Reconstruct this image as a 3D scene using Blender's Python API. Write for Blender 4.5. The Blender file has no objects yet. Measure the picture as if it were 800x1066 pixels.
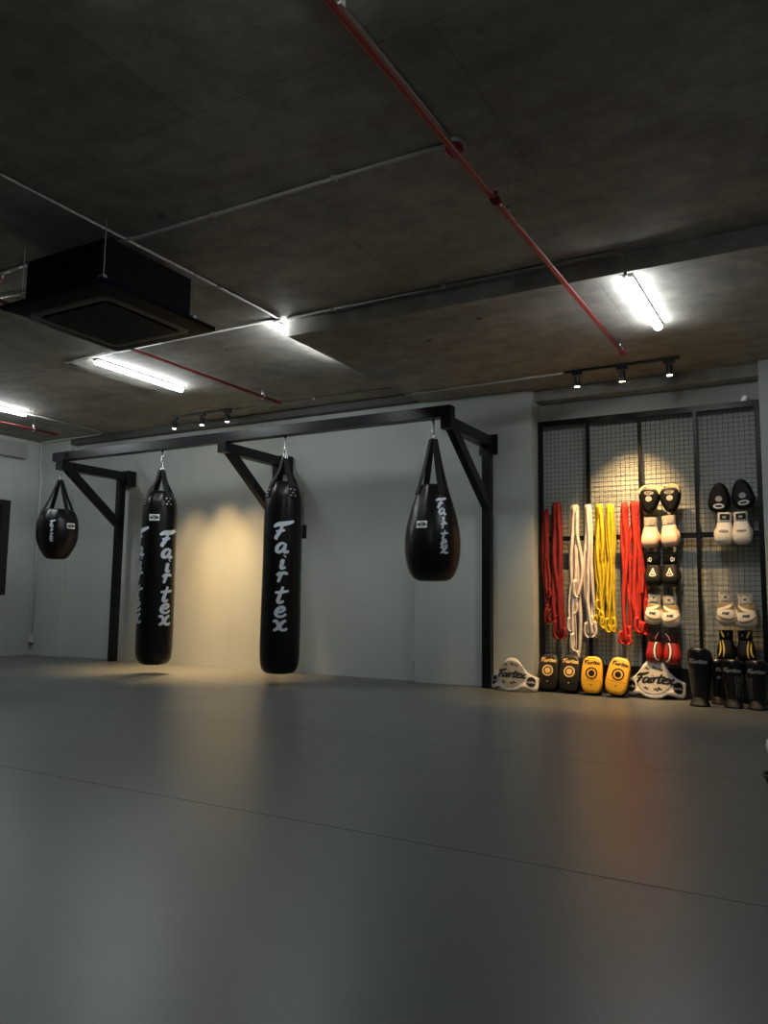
import bpy, bmesh, math, random
from mathutils import Vector, Matrix
from mathutils.bvhtree import BVHTree
from mathutils import noise as mnoise

random.seed(7)
sc = bpy.context.scene
COL = sc.collection
PI = math.pi

# ------------------------------------------------------------------ materials
def rgb(r, g, b):
    def f(c):
        c /= 255.0
        return c / 12.92 if c <= 0.04045 else ((c + 0.055) / 1.055) ** 2.4
    return (f(r), f(g), f(b), 1)

def mat(name, col, rough=0.5, metal=0.0, spec=0.5, noise=None, bump=None, emis=None, coat=0.0, rvar=None):
    """noise=(scale, dark factor, detail), bump=(scale, strength, distance)"""
    m = bpy.data.materials.new(name); m.use_nodes = True
    nt = m.node_tree; b = nt.nodes['Principled BSDF']
    b.inputs['Base Color'].default_value = col
    b.inputs['Roughness'].default_value = rough
    b.inputs['Metallic'].default_value = metal
    b.inputs['Specular IOR Level'].default_value = spec
    b.inputs['Coat Weight'].default_value = coat
    if emis:
        b.inputs['Emission Color'].default_value = emis[0]
        b.inputs['Emission Strength'].default_value = emis[1]
    tc = nt.nodes.new('ShaderNodeTexCoord')
    if noise:
        n = nt.nodes.new('ShaderNodeTexNoise'); n.inputs['Scale'].default_value = noise[0]
        n.inputs['Detail'].default_value = noise[2] if len(noise) > 2 else 4
        nt.links.new(tc.outputs['Object'], n.inputs['Vector'])
        r = nt.nodes.new('ShaderNodeValToRGB')
        r.color_ramp.elements[0].position = 0.3; r.color_ramp.elements[1].position = 0.7
        k = noise[1]
        r.color_ramp.elements[0].color = (col[0]*k, col[1]*k, col[2]*k, 1)
        r.color_ramp.elements[1].color = col
        nt.links.new(n.outputs['Fac'], r.inputs['Fac'])
        nt.links.new(r.outputs['Color'], b.inputs['Base Color'])
    if bump:
        n = nt.nodes.new('ShaderNodeTexNoise'); n.inputs['Scale'].default_value = bump[0]
        n.inputs['Detail'].default_value = 3
        nt.links.new(tc.outputs['Object'], n.inputs['Vector'])
        bp = nt.nodes.new('ShaderNodeBump'); bp.inputs['Strength'].default_value = bump[1]
        bp.inputs['Distance'].default_value = bump[2]
        nt.links.new(n.outputs['Fac'], bp.inputs['Height'])
        nt.links.new(bp.outputs['Normal'], b.inputs['Normal'])
    return m

def N(nt, t, **kw):
    n = nt.nodes.new(t)
    for k, v in kw.items(): setattr(n, k, v)
    return n

def concrete_mat():
    m = bpy.data.materials.new('raw_concrete'); m.use_nodes = True
    nt = m.node_tree; b = nt.nodes['Principled BSDF']; L = nt.links.new
    geo = N(nt, 'ShaderNodeNewGeometry')
    def noise(sc_, det, vec=None, rough=0.55):
        n = N(nt, 'ShaderNodeTexNoise'); n.inputs['Scale'].default_value = sc_
        n.inputs['Detail'].default_value = det; n.inputs['Roughness'].default_value = rough
        L(vec or geo.outputs['Position'], n.inputs['Vector']); return n
    n1 = noise(0.7, 5); n2 = noise(6, 6, rough=0.65)
    mp = N(nt, 'ShaderNodeMapping'); mp.inputs['Scale'].default_value = (1.2, 4.5, 1)
    L(geo.outputs['Position'], mp.inputs['Vector'])
    n3 = noise(1.6, 6, mp.outputs['Vector'])
    r1 = N(nt, 'ShaderNodeValToRGB'); e = r1.color_ramp.elements
    e[0].position = 0.33; e[0].color = (0.285, 0.265, 0.225, 1)
    e[1].position = 0.68; e[1].color = (0.45, 0.43, 0.38, 1)
    L(n1.outputs['Fac'], r1.inputs['Fac'])
    def mult(fac, src, lo, hi, p0, p1):
        r = N(nt, 'ShaderNodeMapRange'); r.inputs['From Min'].default_value = p0; r.inputs['From Max'].default_value = p1
        r.inputs['To Min'].default_value = lo; r.inputs['To Max'].default_value = hi; L(src, r.inputs['Value'])
        mx = N(nt, 'ShaderNodeMix', data_type='RGBA', blend_type='MULTIPLY'); mx.inputs[0].default_value = fac
        L(r.outputs['Result'], mx.inputs[7]); return mx
    m1 = mult(1, n2.outputs['Fac'], 0.78, 1.12, 0.35, 0.65); L(r1.outputs['Color'], m1.inputs[6])
    m2 = mult(1, n3.outputs['Fac'], 0.90, 1.04, 0.38, 0.58); L(m1.outputs[2], m2.inputs[6])
    # small dark holes and pits
    v = N(nt, 'ShaderNodeTexVoronoi'); v.inputs['Scale'].default_value = 1.7; L(geo.outputs['Position'], v.inputs['Vector'])
    m3 = mult(1, v.outputs['Distance'], 0.35, 1.0, 0.03, 0.06); L(m2.outputs[2], m3.inputs[6])
    # board joints of the formwork
    bt = N(nt, 'ShaderNodeTexBrick'); bt.inputs['Scale'].default_value = 1.0
    bt.inputs['Brick Width'].default_value = 2.4; bt.inputs['Row Height'].default_value = 1.2
    bt.inputs['Mortar Size'].default_value = 0.006; bt.inputs['Mortar Smooth'].default_value = 0.6
    bt.inputs['Color1'].default_value = (1, 1, 1, 1); bt.inputs['Color2'].default_value = (.9, .9, .9, 1)
    bt.inputs['Mortar'].default_value = (.62, .6, .58, 1)
    L(geo.outputs['Position'], bt.inputs['Vector'])
    mx = N(nt, 'ShaderNodeMix', data_type='RGBA', blend_type='MULTIPLY'); mx.inputs[0].default_value = 0.75
    L(m3.outputs[2], mx.inputs[6]); L(bt.outputs['Color'], mx.inputs[7])
    L(mx.outputs[2], b.inputs['Base Color'])
    b.inputs['Roughness'].default_value = 0.8
    bp = N(nt, 'ShaderNodeBump'); bp.inputs['Strength'].default_value = 0.5; bp.inputs['Distance'].default_value = 0.012
    n4 = noise(4, 7, rough=0.6); L(n4.outputs['Fac'], bp.inputs['Height']); L(bp.outputs['Normal'], b.inputs['Normal'])
    return m

def wall_mat(name, col):
    m = bpy.data.materials.new(name); m.use_nodes = True
    nt = m.node_tree; b = nt.nodes['Principled BSDF']; L = nt.links.new
    geo = N(nt, 'ShaderNodeNewGeometry')
    mp = N(nt, 'ShaderNodeMapping'); mp.inputs['Scale'].default_value = (1.3, 1.3, 0.35); L(geo.outputs['Position'], mp.inputs['Vector'])
    n = N(nt, 'ShaderNodeTexNoise'); n.inputs['Scale'].default_value = 1.4; n.inputs['Detail'].default_value = 4
    L(mp.outputs['Vector'], n.inputs['Vector'])
    r = N(nt, 'ShaderNodeValToRGB'); r.color_ramp.elements[0].position = 0.3; r.color_ramp.elements[1].position = 0.7
    r.color_ramp.elements[0].color = (col[0]*.9, col[1]*.9, col[2]*.9, 1); r.color_ramp.elements[1].color = col
    L(n.outputs['Fac'], r.inputs['Fac']); L(r.outputs['Color'], b.inputs['Base Color'])
    b.inputs['Roughness'].default_value = 0.62; b.inputs['Specular IOR Level'].default_value = 0.35
    bp = N(nt, 'ShaderNodeBump'); bp.inputs['Strength'].default_value = 0.35; bp.inputs['Distance'].default_value = 0.01
    n2 = N(nt, 'ShaderNodeTexNoise'); n2.inputs['Scale'].default_value = 2.5; n2.inputs['Detail'].default_value = 2
    L(geo.outputs['Position'], n2.inputs['Vector']); L(n2.outputs['Fac'], bp.inputs['Height']); L(bp.outputs['Normal'], b.inputs['Normal'])
    return m

def floor_mat():
    m = bpy.data.materials.new('grey_mat_floor'); m.use_nodes = True
    nt = m.node_tree; b = nt.nodes['Principled BSDF']; L = nt.links.new
    geo = N(nt, 'ShaderNodeNewGeometry')
    n = N(nt, 'ShaderNodeTexNoise'); n.inputs['Scale'].default_value = 1.1; n.inputs['Detail'].default_value = 5
    L(geo.outputs['Position'], n.inputs['Vector'])
    r = N(nt, 'ShaderNodeValToRGB'); r.color_ramp.elements[0].position = 0.3; r.color_ramp.elements[1].position = 0.7
    r.color_ramp.elements[0].color = (0.086, 0.095, 0.095, 1); r.color_ramp.elements[1].color = (0.102, 0.112, 0.112, 1)
    L(n.outputs['Fac'], r.inputs['Fac']); L(r.outputs['Color'], b.inputs['Base Color'])
    n2 = N(nt, 'ShaderNodeTexNoise'); n2.inputs['Scale'].default_value = 1.2; n2.inputs['Detail'].default_value = 1.5
    L(geo.outputs['Position'], n2.inputs['Vector'])
    mr = N(nt, 'ShaderNodeMapRange'); mr.inputs['To Min'].default_value = 0.34; mr.inputs['To Max'].default_value = 0.39
    L(n2.outputs['Fac'], mr.inputs['Value']); L(mr.outputs['Result'], b.inputs['Roughness'])
    b.inputs['Specular IOR Level'].default_value = 0.42
    bp = N(nt, 'ShaderNodeBump'); bp.inputs['Strength'].default_value = 0.15; bp.inputs['Distance'].default_value = 0.003
    n3 = N(nt, 'ShaderNodeTexNoise'); n3.inputs['Scale'].default_value = 2.0; n3.inputs['Detail'].default_value = 1
    L(geo.outputs['Position'], n3.inputs['Vector']); L(n3.outputs['Fac'], bp.inputs['Height']); L(bp.outputs['Normal'], b.inputs['Normal'])
    return m

M = {}
M['concrete'] = concrete_mat()
M['wall'] = wall_mat('grey_wall_paint', (0.48, 0.51, 0.475, 1))
M['wall_dark'] = wall_mat('grey_header_paint', (0.33, 0.33, 0.31, 1))
M['floor'] = floor_mat()
M['strip_dark'] = mat('dark_grey_strip', (0.10, 0.10, 0.092, 1), 0.8)
M['seam'] = mat('mat_seam', (0.02, 0.021, 0.022, 1), 0.7)
M['steel'] = mat('black_steel', (0.0035, 0.004, 0.0055, 1), 0.34, 0, 0.32, bump=(14, 0.15, 0.002))
M['vinyl'] = mat('black_vinyl', (0.0022, 0.0022, 0.0026, 1), 0.34, 0, 0.32, bump=(9, 0.5, 0.006))
M['webbing'] = mat('black_webbing', (0.006, 0.007, 0.008, 1), 0.7, 0, 0.3)
M['print'] = mat('white_print', (0.62, 0.68, 0.76, 1), 0.5)
M['patch'] = mat('white_patch', (0.75, 0.76, 0.76, 1), 0.5)
M['blackprint'] = mat('black_print', (0.01, 0.01, 0.01, 1), 0.5)
M['chrome'] = mat('chrome', (0.75, 0.75, 0.76, 1), 0.2, 1.0)
M['galv'] = mat('galvanised', (0.45, 0.45, 0.46, 1), 0.4, 1.0)
M['redpipe'] = mat('red_pipe_paint', (0.27, 0.010, 0.011, 1), 0.33, 0, 0.45)
M['conduit'] = mat('conduit_pvc', (0.36, 0.35, 0.31, 1), 0.5)
M['whiteplastic'] = mat('white_plastic', (0.62, 0.61, 0.58, 1), 0.45)
M['led'] = mat('led_diffuser', (0.9, 0.9, 0.9, 1), 0.4, emis=((0.90, 0.965, 1.0, 1), 14.0))
M['lens'] = mat('spot_lens', (0.9, 0.9, 0.8, 1), 0.4, emis=((1.0, 0.86, 0.58, 1), 8.0))
M['acbox'] = mat('ac_dark_casing', (0.0015, 0.0022, 0.003, 1), 0.6, 0, 0.15)
M['acpanel'] = mat('ac_panel', (0.003, 0.006, 0.014, 1), 0.5, 0, 0.08)
M['acslot'] = mat('ac_slot', (0.075, 0.068, 0.064, 1), 0.5)
M['blackplastic'] = mat('black_plastic', (0.008, 0.008, 0.009, 1), 0.4)
M['wire'] = mat('wire_black', (0.016, 0.016, 0.016, 1), 0.5)
M['winframe'] = mat('window_frame_black', (0.012, 0.013, 0.014, 1), 0.5)
M['glass'] = mat('night_glass', (0.010, 0.011, 0.012, 1), 0.08, 0, 0.7)
M['wrapred'] = mat('wrap_dark_red', (0.24, 0.006, 0.008, 1), 0.8, bump=(90, 0.4, 0.002), noise=(22, 0.6))
M['wrapred2'] = mat('wrap_scarlet', (0.72, 0.035, 0.018, 1), 0.8, bump=(90, 0.4, 0.002), noise=(22, 0.65))
M['wrapwhite'] = mat('wrap_white', (0.80, 0.70, 0.62, 1), 0.8, bump=(90, 0.4, 0.002), noise=(14, 0.72))
M['wrapyellow'] = mat('wrap_yellow', (0.78, 0.56, 0.015, 1), 0.8, bump=(90, 0.4, 0.002), noise=(22, 0.65))
M['leatherblack'] = mat('glove_black', (0.003, 0.003, 0.0028, 1), 0.45, 0, 0.25, bump=(30, 0.3, 0.002))
M['leatherolive'] = mat('glove_olive_black', (0.010, 0.008, 0.0035, 1), 0.45, 0, 0.35, bump=(30, 0.3, 0.002))
M['leatherwhite'] = mat('glove_white', (0.76, 0.72, 0.62, 1), 0.42, bump=(30, 0.25, 0.002))
M['leatherbeige'] = mat('glove_beige', (0.74, 0.50, 0.36, 1), 0.42, bump=(30, 0.25, 0.002))
M['leatherred'] = mat('glove_red', (0.30, 0.014, 0.009, 1), 0.36, bump=(16, 0.6, 0.005))
M['darkred'] = mat('glove_dark_red', (0.075, 0.006, 0.006, 1), 0.5)
M['gold'] = mat('glove_gold', (0.26, 0.175, 0.045, 1), 0.42)
M['yellowtrim'] = mat('yellow_trim', (0.66, 0.47, 0.06, 1), 0.42)
M['clearcuff'] = mat('grey_cuff', (0.48, 0.43, 0.38, 1), 0.4)
M['snake'] = mat('snake_skin', (0.80, 0.72, 0.38, 1), 0.42, noise=(55, 0.12, 2), bump=(60, 0.8, 0.004))
M['padyellow'] = mat('pad_yellow', (0.80, 0.42, 0.025, 1), 0.45, bump=(22, 0.2, 0.002))
M['paddark'] = mat('pad_dark_olive', (0.015, 0.013, 0.006, 1), 0.42, bump=(22, 0.2, 0.002))
M['padblack'] = mat('pad_black', (0.004, 0.004, 0.004, 1), 0.5, 0, .3)
M['tan'] = mat('tan_print', (0.76, 0.52, 0.20, 1), 0.5)
M['padwhite'] = mat('pad_white', (0.86, 0.84, 0.78, 1), 0.42, bump=(18, 0.2, 0.003))
M['padpale'] = mat('pad_pale_print', (0.66, 0.62, 0.53, 1), 0.5, noise=(70, 0.8, 3))
M['padgrey'] = mat('pad_grey_print', (0.47, 0.46, 0.42, 1), 0.5, noise=(70, 0.6, 3))
M['shin'] = mat('shin_black', (0.003, 0.003, 0.006, 1), 0.30, 0, 0.5)
M['shinfoot'] = mat('shin_foot', (0.009, 0.0085, 0.008, 1), 0.55, 0, 0.3, bump=(60, 0.6, 0.003))
M['rivet'] = mat('rivet_metal', (0.75, 0.75, 0.76, 1), 0.35, 0.3)
M['greydot'] = mat('grey_dots', (0.55, 0.52, 0.48, 1), 0.5)

# ------------------------------------------------------------------ object helpers
def tag(o, label=None, cat=None, group=None, kind=None):
    if label: o['label'] = label
    if cat: o['category'] = cat
    if group: o['group'] = group
    if kind: o['kind'] = kind
    return o

def empty(name, loc=(0, 0, 0), rz=0.0, label=None, cat=None, group=None, rot=None):
    o = bpy.data.objects.new(name, None); COL.objects.link(o)
    o.empty_display_size = 0.05
    o.location = loc; o.rotation_euler = rot or (0, 0, rz)
    return tag(o, label, cat, group)

def obj(name, bm, m, parent=None, smooth=True, sub=0, sharp=None, bevel=0):
    bmesh.ops.recalc_face_normals(bm, faces=bm.faces[:])
    me = bpy.data.meshes.new(name); bm.to_mesh(me); bm.free()
    for mm in (m if isinstance(m, (list, tuple)) else [m]): me.materials.append(M[mm])
    for p in me.polygons: p.use_smooth = smooth
    if smooth and sharp: 
        try: me.set_sharp_from_angle(angle=math.radians(sharp))
        except Exception: pass
    o = bpy.data.objects.new(name, me); COL.objects.link(o)
    if parent: o.parent = parent
    if bevel:
        b = o.modifiers.new('b', 'BEVEL'); b.width = bevel; b.segments = 2; b.limit_method = 'ANGLE'
    if sub:
        s = o.modifiers.new('s', 'SUBSURF'); s.levels = sub; s.render_levels = sub
    return o

def box(bm, x0, x1, y0, y1, z0, z1, mi=0, T=None):
    vs = [bm.verts.new((x, y, z)) for z in (z0, z1) for y in (y0, y1) for x in (x0, x1)]
    if T is not None:
        for v in vs: v.co = T @ v.co
    for f in ((0, 2, 3, 1), (4, 5, 7, 6), (0, 1, 5, 4), (2, 6, 7, 3), (0, 4, 6, 2), (1, 3, 7, 5)):
        bm.faces.new([vs[i] for i in f]).material_index = mi
    return vs

def frame_axes(d):
    d = d.normalized()
    a = Vector((0, 0, 1)) if abs(d.z) < 0.95 else Vector((1, 0, 0))
    u = d.cross(a).normalized(); v = u.cross(d).normalized()
    return u, v

def tube(bm, pts, r, n=8, mi=0, cap=True, radii=None):
    pts = [Vector(p) for p in pts]; rings = []
    for i, p in enumerate(pts):
        if i == 0: d = pts[1] - p
        elif i == len(pts) - 1: d = p - pts[i-1]
        else: d = (pts[i+1] - p).normalized() + (p - pts[i-1]).normalized()
        if d.length < 1e-9: d = Vector((0, 0, 1))
        d.normalize()
        if i == 0: u, v = frame_axes(d)
        else:
            u = (u - d * u.dot(d)); u = u.normalized() if u.length > 1e-6 else frame_axes(d)[0]
            v = d.cross(u).normalized()
        rr = radii[i] if radii else r
        rings.append([bm.verts.new(p + (u * math.cos(2*PI*k/n) + v * math.sin(2*PI*k/n)) * rr) for k in range(n)])
    for a, b in zip(rings, rings[1:]):
        for k in range(n):
            bm.faces.new([a[k], a[(k+1) % n], b[(k+1) % n], b[k]]).material_index = mi
    if cap:
        bm.faces.new(list(reversed(rings[0]))).material_index = mi
        bm.faces.new(rings[-1]).material_index = mi

def torus(bm, c, R, r, axis='y', n=16, m_=6, sx=1.0, sz=1.0, T=None):
    """ring in the plane normal to axis; sx, sz stretch"""
    c = Vector(c); grid = []
    for i in range(n):
        a = 2*PI*i/n; row = []
        for j in range(m_):
            b = 2*PI*j/m_
            rr = R + r*math.cos(b); p = Vector((rr*math.cos(a)*sx, r*math.sin(b), rr*math.sin(a)*sz))
            if axis == 'x': p = Vector((p.y, p.x, p.z))
            if axis == 'z': p = Vector((p.x, p.z, p.y))
            if T is not None: p = T @ p
            row.append(bm.verts.new(c + p))
        grid.append(row)
    for i in range(n):
        for j in range(m_):
            bm.faces.new([grid[i][j], grid[(i+1) % n][j], grid[(i+1) % n][(j+1) % m_], grid[i][(j+1) % m_]])

def loft(bm, rings, cap=True, mi=0, closed=True):
    R = [[bm.verts.new(p) for p in r] for r in rings]
    n = len(R[0])
    for a, b in zip(R, R[1:]):
        for k in range(n if closed else n-1):
            bm.faces.new([a[k], a[(k+1) % n], b[(k+1) % n], b[k]]).material_index = mi
    if cap:
        for rr in (list(reversed(R[0])), R[-1]):
            c = Vector((0, 0, 0))
            for v in rr: c += v.co
            cv = bm.verts.new(c/len(rr))
            for k in range(n): bm.faces.new([rr[k], rr[(k+1) % n], cv]).material_index = mi
    return R

def lathe(bm, prof, n=32, c=(0, 0, 0), mi=0, cap=True, fn=None):
    rings = []
    for r, z in prof:
        ring = []
        for k in range(n):
            a = 2*PI*k/n
            rr = fn(r, z, a) if fn else r
            ring.append((c[0]+rr*math.cos(a), c[1]+rr*math.sin(a), c[2]+z))
        rings.append(ring)
    return loft(bm, rings, cap, mi)

def catmull(pts, k=6, closed=False):
    P = [Vector(p) for p in pts]; n = len(P); out = []
    rng = range(n if closed else n-1)
    for i in rng:
        if closed: p0, p1, p2, p3 = P[(i-1) % n], P[i], P[(i+1) % n], P[(i+2) % n]
        else: p0, p1, p2, p3 = P[max(i-1, 0)], P[i], P[i+1], P[min(i+2, n-1)]
        for j in range(k):
            t = j/k
            out.append(0.5*((2*p1) + (p2-p0)*t + (2*p0-5*p1+4*p2-p3)*t*t + (3*p1-p0-3*p2+p3)*t*t*t))
    if not closed: out.append(P[-1])
    return out

def superellipse(cx, cy, z, w, d, n=20, e=2.6):
    out = []
    for k in range(n):
        a = 2*PI*k/n; c, s = math.cos(a), math.sin(a)
        out.append((cx + w/2*math.copysign(abs(c)**(2/e), c), cy + d/2*math.copysign(abs(s)**(2/e), s), z))
    return out

def outline_offset(pts, d):
    n = len(pts); out = []
    area = sum(pts[i][0]*pts[(i+1) % n][1]-pts[(i+1) % n][0]*pts[i][1] for i in range(n))
    s = 1 if area > 0 else -1
    for i in range(n):
        t = Vector(pts[(i+1) % n]) - Vector(pts[i-1])
        if t.length < 1e-9: t = Vector((1, 0))
        nr = Vector((t[1], -t[0])).normalized()*s
        out.append((pts[i][0]-nr[0]*d, pts[i][1]-nr[1]*d))
    return out

def slab(bm, outline, layers, mi=0, warp=None, mis=None):
    """outline (x,z) closed; layers [(y, inset)] from front (small y) to back; the caps are filled by shrinking rings"""
    rings = []
    cx = sum(p[0] for p in outline)/len(outline); cz = sum(p[1] for p in outline)/len(outline)
    def ring(y, ins, shrink=1.0):
        o = outline_offset(outline, ins) if ins else outline
        return [(cx+(p[0]-cx)*shrink, y, cz+(p[1]-cz)*shrink) for p in o]
    y0, i0 = layers[0]; y1, i1 = layers[-1]
    for s in (0.0001, 0.25, 0.5, 0.75, 0.92): rings.append(ring(y0, i0, s))
    for y, i in layers: rings.append(ring(y, i))
    for s in (0.92, 0.7, 0.4, 0.0001): rings.append(ring(y1, i1, s))
    if warp: rings = [[warp(Vector(p)) for p in r] for r in rings]
    R = [[bm.verts.new(p) for p in r] for r in rings]; n = len(outline)
    for li, (a, b) in enumerate(zip(R, R[1:])):
        for k in range(n):
            f = bm.faces.new([a[k], a[(k+1) % n], b[(k+1) % n], b[k]])
            f.material_index = mis(li) if mis else mi
    bmesh.ops.remove_doubles(bm, verts=bm.verts[:], dist=0.00005)

# ------------------------------------------------------------------ lettering: hand drawn strokes
GL = {
 'F': ([[(.22, 0), (.12, .06), (.16, .16), (.30, .36), (.42, .60), (.50, .86)],
        [(.02, .72), (.08, .82), (.30, .86), (.70, .90), (1.20, 1.10)], [(.06, .86), (.30, .96), (.66, 1.0), (1.20, 1.12)],
        [(.12, .47), (.40, .50), (.66, .56)]], 0.95),
 'a': ([[(.62, .52), (.42, .58), (.18, .40), (.12, .14), (.26, .03), (.48, .18), (.64, .50)],
        [(.66, .56), (.56, .16), (.66, .03), (.84, .12)]], 0.80),
 'i': ([[(.22, .40), (.36, .54), (.28, .22), (.30, .03), (.52, .12)], [(.44, .74), (.50, .80)]], 0.50),
 'r': ([[(.10, .42), (.30, .56), (.34, .44), (.20, .02)], [(.30, .34), (.46, .56), (.66, .56), (.70, .46)]], 0.70),
 't': ([[(.52, .98), (.34, .46), (.24, .12), (.36, .02), (.58, .12)], [(.04, .62), (.40, .64), (.86, .72)]], 0.72),
 'e': ([[(.14, .26), (.44, .30), (.64, .46), (.50, .58), (.26, .46), (.14, .20), (.30, .02), (.56, .04), (.76, .18)]], 0.75),
 'x': ([[(.06, .50), (.22, .56), (.36, .40), (.54, .06), (.76, .02), (.90, .12)], [(.84, .58), (.62, .46), (.34, .12), (.10, -.02)]], 0.90),
 'N': ([[(.04, 0), (.20, .7), (.24, .72), (.50, .02), (.54, .02), (.72, .74)]], 0.85),
 'E': ([[(.70, .70), (.22, .70), (.14, .38), (.06, .02), (.58, .02)], [(.14, .38), (.56, .38)]], 0.75),
 'A': ([[(.0, 0), (.40, .72), (.44, .72), (.60, 0)], [(.16, .26), (.52, .26)]], 0.80),
}
def glyph_ribbons(ch, w):
    out = []
    for st in GL[ch][0]:
        P = catmull([Vector((a, b)) for a, b in st], 5); n = len(P); L = []; Rr = []
        for i, p in enumerate(P):
            t = (P[min(i+1, n-1)] - P[max(i-1, 0)])
            t = t.normalized() if t.length > 0 else Vector((1, 0))
            nr = Vector((-t.y, t.x)); tt = i/(n-1)
            ww = w*0.5*(0.55 + 0.45*math.sin(PI*min(1, max(0, tt*0.9+0.05))))*(1.0+0.35*abs(t.y))
            L.append(p+nr*ww); Rr.append(p-nr*ww)
        out.append((L, Rr))
    return out

def word(bm, text, fmap, h, w=0.14, mi=0, stacked=False, pitch=1.0, kern=0.9, slant=0.0):
    """fmap(u, v) -> point; horizontal words centred on u, base at v=0; stacked words run down from v=0"""
    if stacked:
        v0 = 0
        for ch in text:
            adv = GL[ch][1]
            hh = 1.05 if ch in 'Ft' else (0.80 if ch == 'i' else 0.62)
            for L, Rr in glyph_ribbons(ch, w):
                ribbon(bm, [(((p.x-adv/2+slant*p.y)*h), (v0+(p.y-hh)*h)) for p in L], [(((p.x-adv/2+slant*p.y)*h), (v0+(p.y-hh)*h)) for p in Rr], fmap, mi)
            v0 -= (hh+0.13)*h*pitch
        return
    tot = sum(GL[c][1] for c in text)*kern
    u = -tot/2
    for ch in text:
        for L, Rr in glyph_ribbons(ch, w):
            ribbon(bm, [((u+p.x+slant*p.y)*h, p.y*h) for p in L], [((u+p.x+slant*p.y)*h, p.y*h) for p in Rr], fmap, mi)
        u += GL[ch][1]*kern

def ribbon(bm, A, B, fmap, mi=0):
    va = []; 
    for a, b in zip(A, B):
        pa, pb = fmap(*a), fmap(*b)
        if pa is None or pb is None: va.append(None); continue
        va.append((bm.verts.new(pa), bm.verts.new(pb)))
    for p, q in zip(va, va[1:]):
        if p and q: bm.faces.new([p[0], p[1], q[1], q[0]]).material_index = mi

def disc(bm, fmap, cu, cv, ru, rv, mi=0, r0=0.0, n=28, rings=3, rot=0.0):
    """filled ellipse or ring (r0 = inner fraction) mapped on a surface"""
    prev = None
    for j in range(rings+1):
        k = r0 + (1-r0)*j/rings; cur = []
        for i in range(n):
            a = 2*PI*i/n; x, y = ru*k*math.cos(a), rv*k*math.sin(a)
            x, y = x*math.cos(rot)-y*math.sin(rot), x*math.sin(rot)+y*math.cos(rot)
            p = fmap(cu+x, cv+y); cur.append(bm.verts.new(p) if p is not None else None)
        if prev:
            for i in range(n):
                q = [prev[i], prev[(i+1) % n], cur[(i+1) % n], cur[i]]
                if all(q): bm.faces.new(q).material_index = mi
        prev = cur

def quadgrid(bm, fmap, u0, u1, v0, v1, nu=6, nv=4, mi=0, shear=0):
    G = [[None]*(nv+1) for _ in range(nu+1)]
    for i in range(nu+1):
        for j in range(nv+1):
            v = v0+(v1-v0)*j/nv
            p = fmap(u0+(u1-u0)*i/nu + shear*(v-v0), v)
            G[i][j] = bm.verts.new(p) if p is not None else None
    for i in range(nu):
        for j in range(nv):
            q = [G[i][j], G[i+1][j], G[i+1][j+1], G[i][j+1]]
            if all(q): bm.faces.new(q).material_index = mi

def band(bm, fmap, pts, w, mi=0, k=6, taper=True):
    P = catmull([Vector(p) for p in pts], k); n = len(P); A = []; B = []
    for i, p in enumerate(P):
        t = (P[min(i+1, n-1)]-P[max(i-1, 0)]).normalized(); nr = Vector((-t.y, t.x))
        ww = w/2*((0.25+0.75*math.sin(PI*i/(n-1))) if taper else 1)
        A.append(tuple(p+nr*ww)); B.append(tuple(p-nr*ww))
    ribbon(bm, A, B, fmap, mi)

def caster(o, origin=(0, 0), off=0.0012, ny=-1.0, extra=None):
    """front projection onto a mesh object (its local frame, looking along +Y); u=x, v=z"""
    dg = bpy.context.evaluated_depsgraph_get()
    bvh = BVHTree.FromObject(o, dg)
    def f(u, v):
        h = bvh.ray_cast(Vector((origin[0]+u, -2.0, origin[1]+v)), Vector((0, 1, 0)))
        if h[0] is None: return None
        nn = h[1] if h[1].y < 0 else -h[1]
        return h[0] + nn*off
    return f

# ------------------------------------------------------------------ ROOM
XL, XR, YF, YB = -9.55, 2.6, -3.2, 7.10
CZ, SZ = 2.92, 2.80
bm = bmesh.new(); box(bm, XL-.2, XR+.2, YF-.2, 7.4, -0.12, 0)
tag(obj('floor', bm, 'floor', smooth=False), kind='structure')
bm = bmesh.new()
for y in (-2.53, -0.88, 0.77, 2.42, 4.08, 5.72):
    P = []
    n = 120
    for i in range(n+1):
        x = XL + (XR-XL)*i/n
        P.append((x, y + 0.006*mnoise.noise(Vector((x*0.9, y, 0))) + 0.002*mnoise.noise(Vector((x*7, y, 3)))))
    for (xa, ya), (xb, yb) in zip(P, P[1:]):
        w = 0.0030 if y < 5 else 0.002
        vs = [bm.verts.new(c) for c in ((xa, ya-w, .0006), (xb, yb-w, .0006), (xb, yb+w, .0006), (xa, ya+w, .0006))]
        bm.faces.new(vs)
tag(obj('trim_1', bm, 'seam', smooth=False), kind='structure')      # joints between the floor rolls

bm = bmesh.new(); box(bm, XL-.2, XR+.2, YF-.2, 7.4, CZ, CZ+.15)
tag(obj('ceiling', bm, 'concrete', smooth=False), kind='structure')
bm = bmesh.new(); box(bm, -3.56, XR, 4.70, YB+0.1, SZ, CZ+.01)       # lower slab of the right bay
tag(obj('trim_2', bm, 'concrete', smooth=False), kind='structure')

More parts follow.
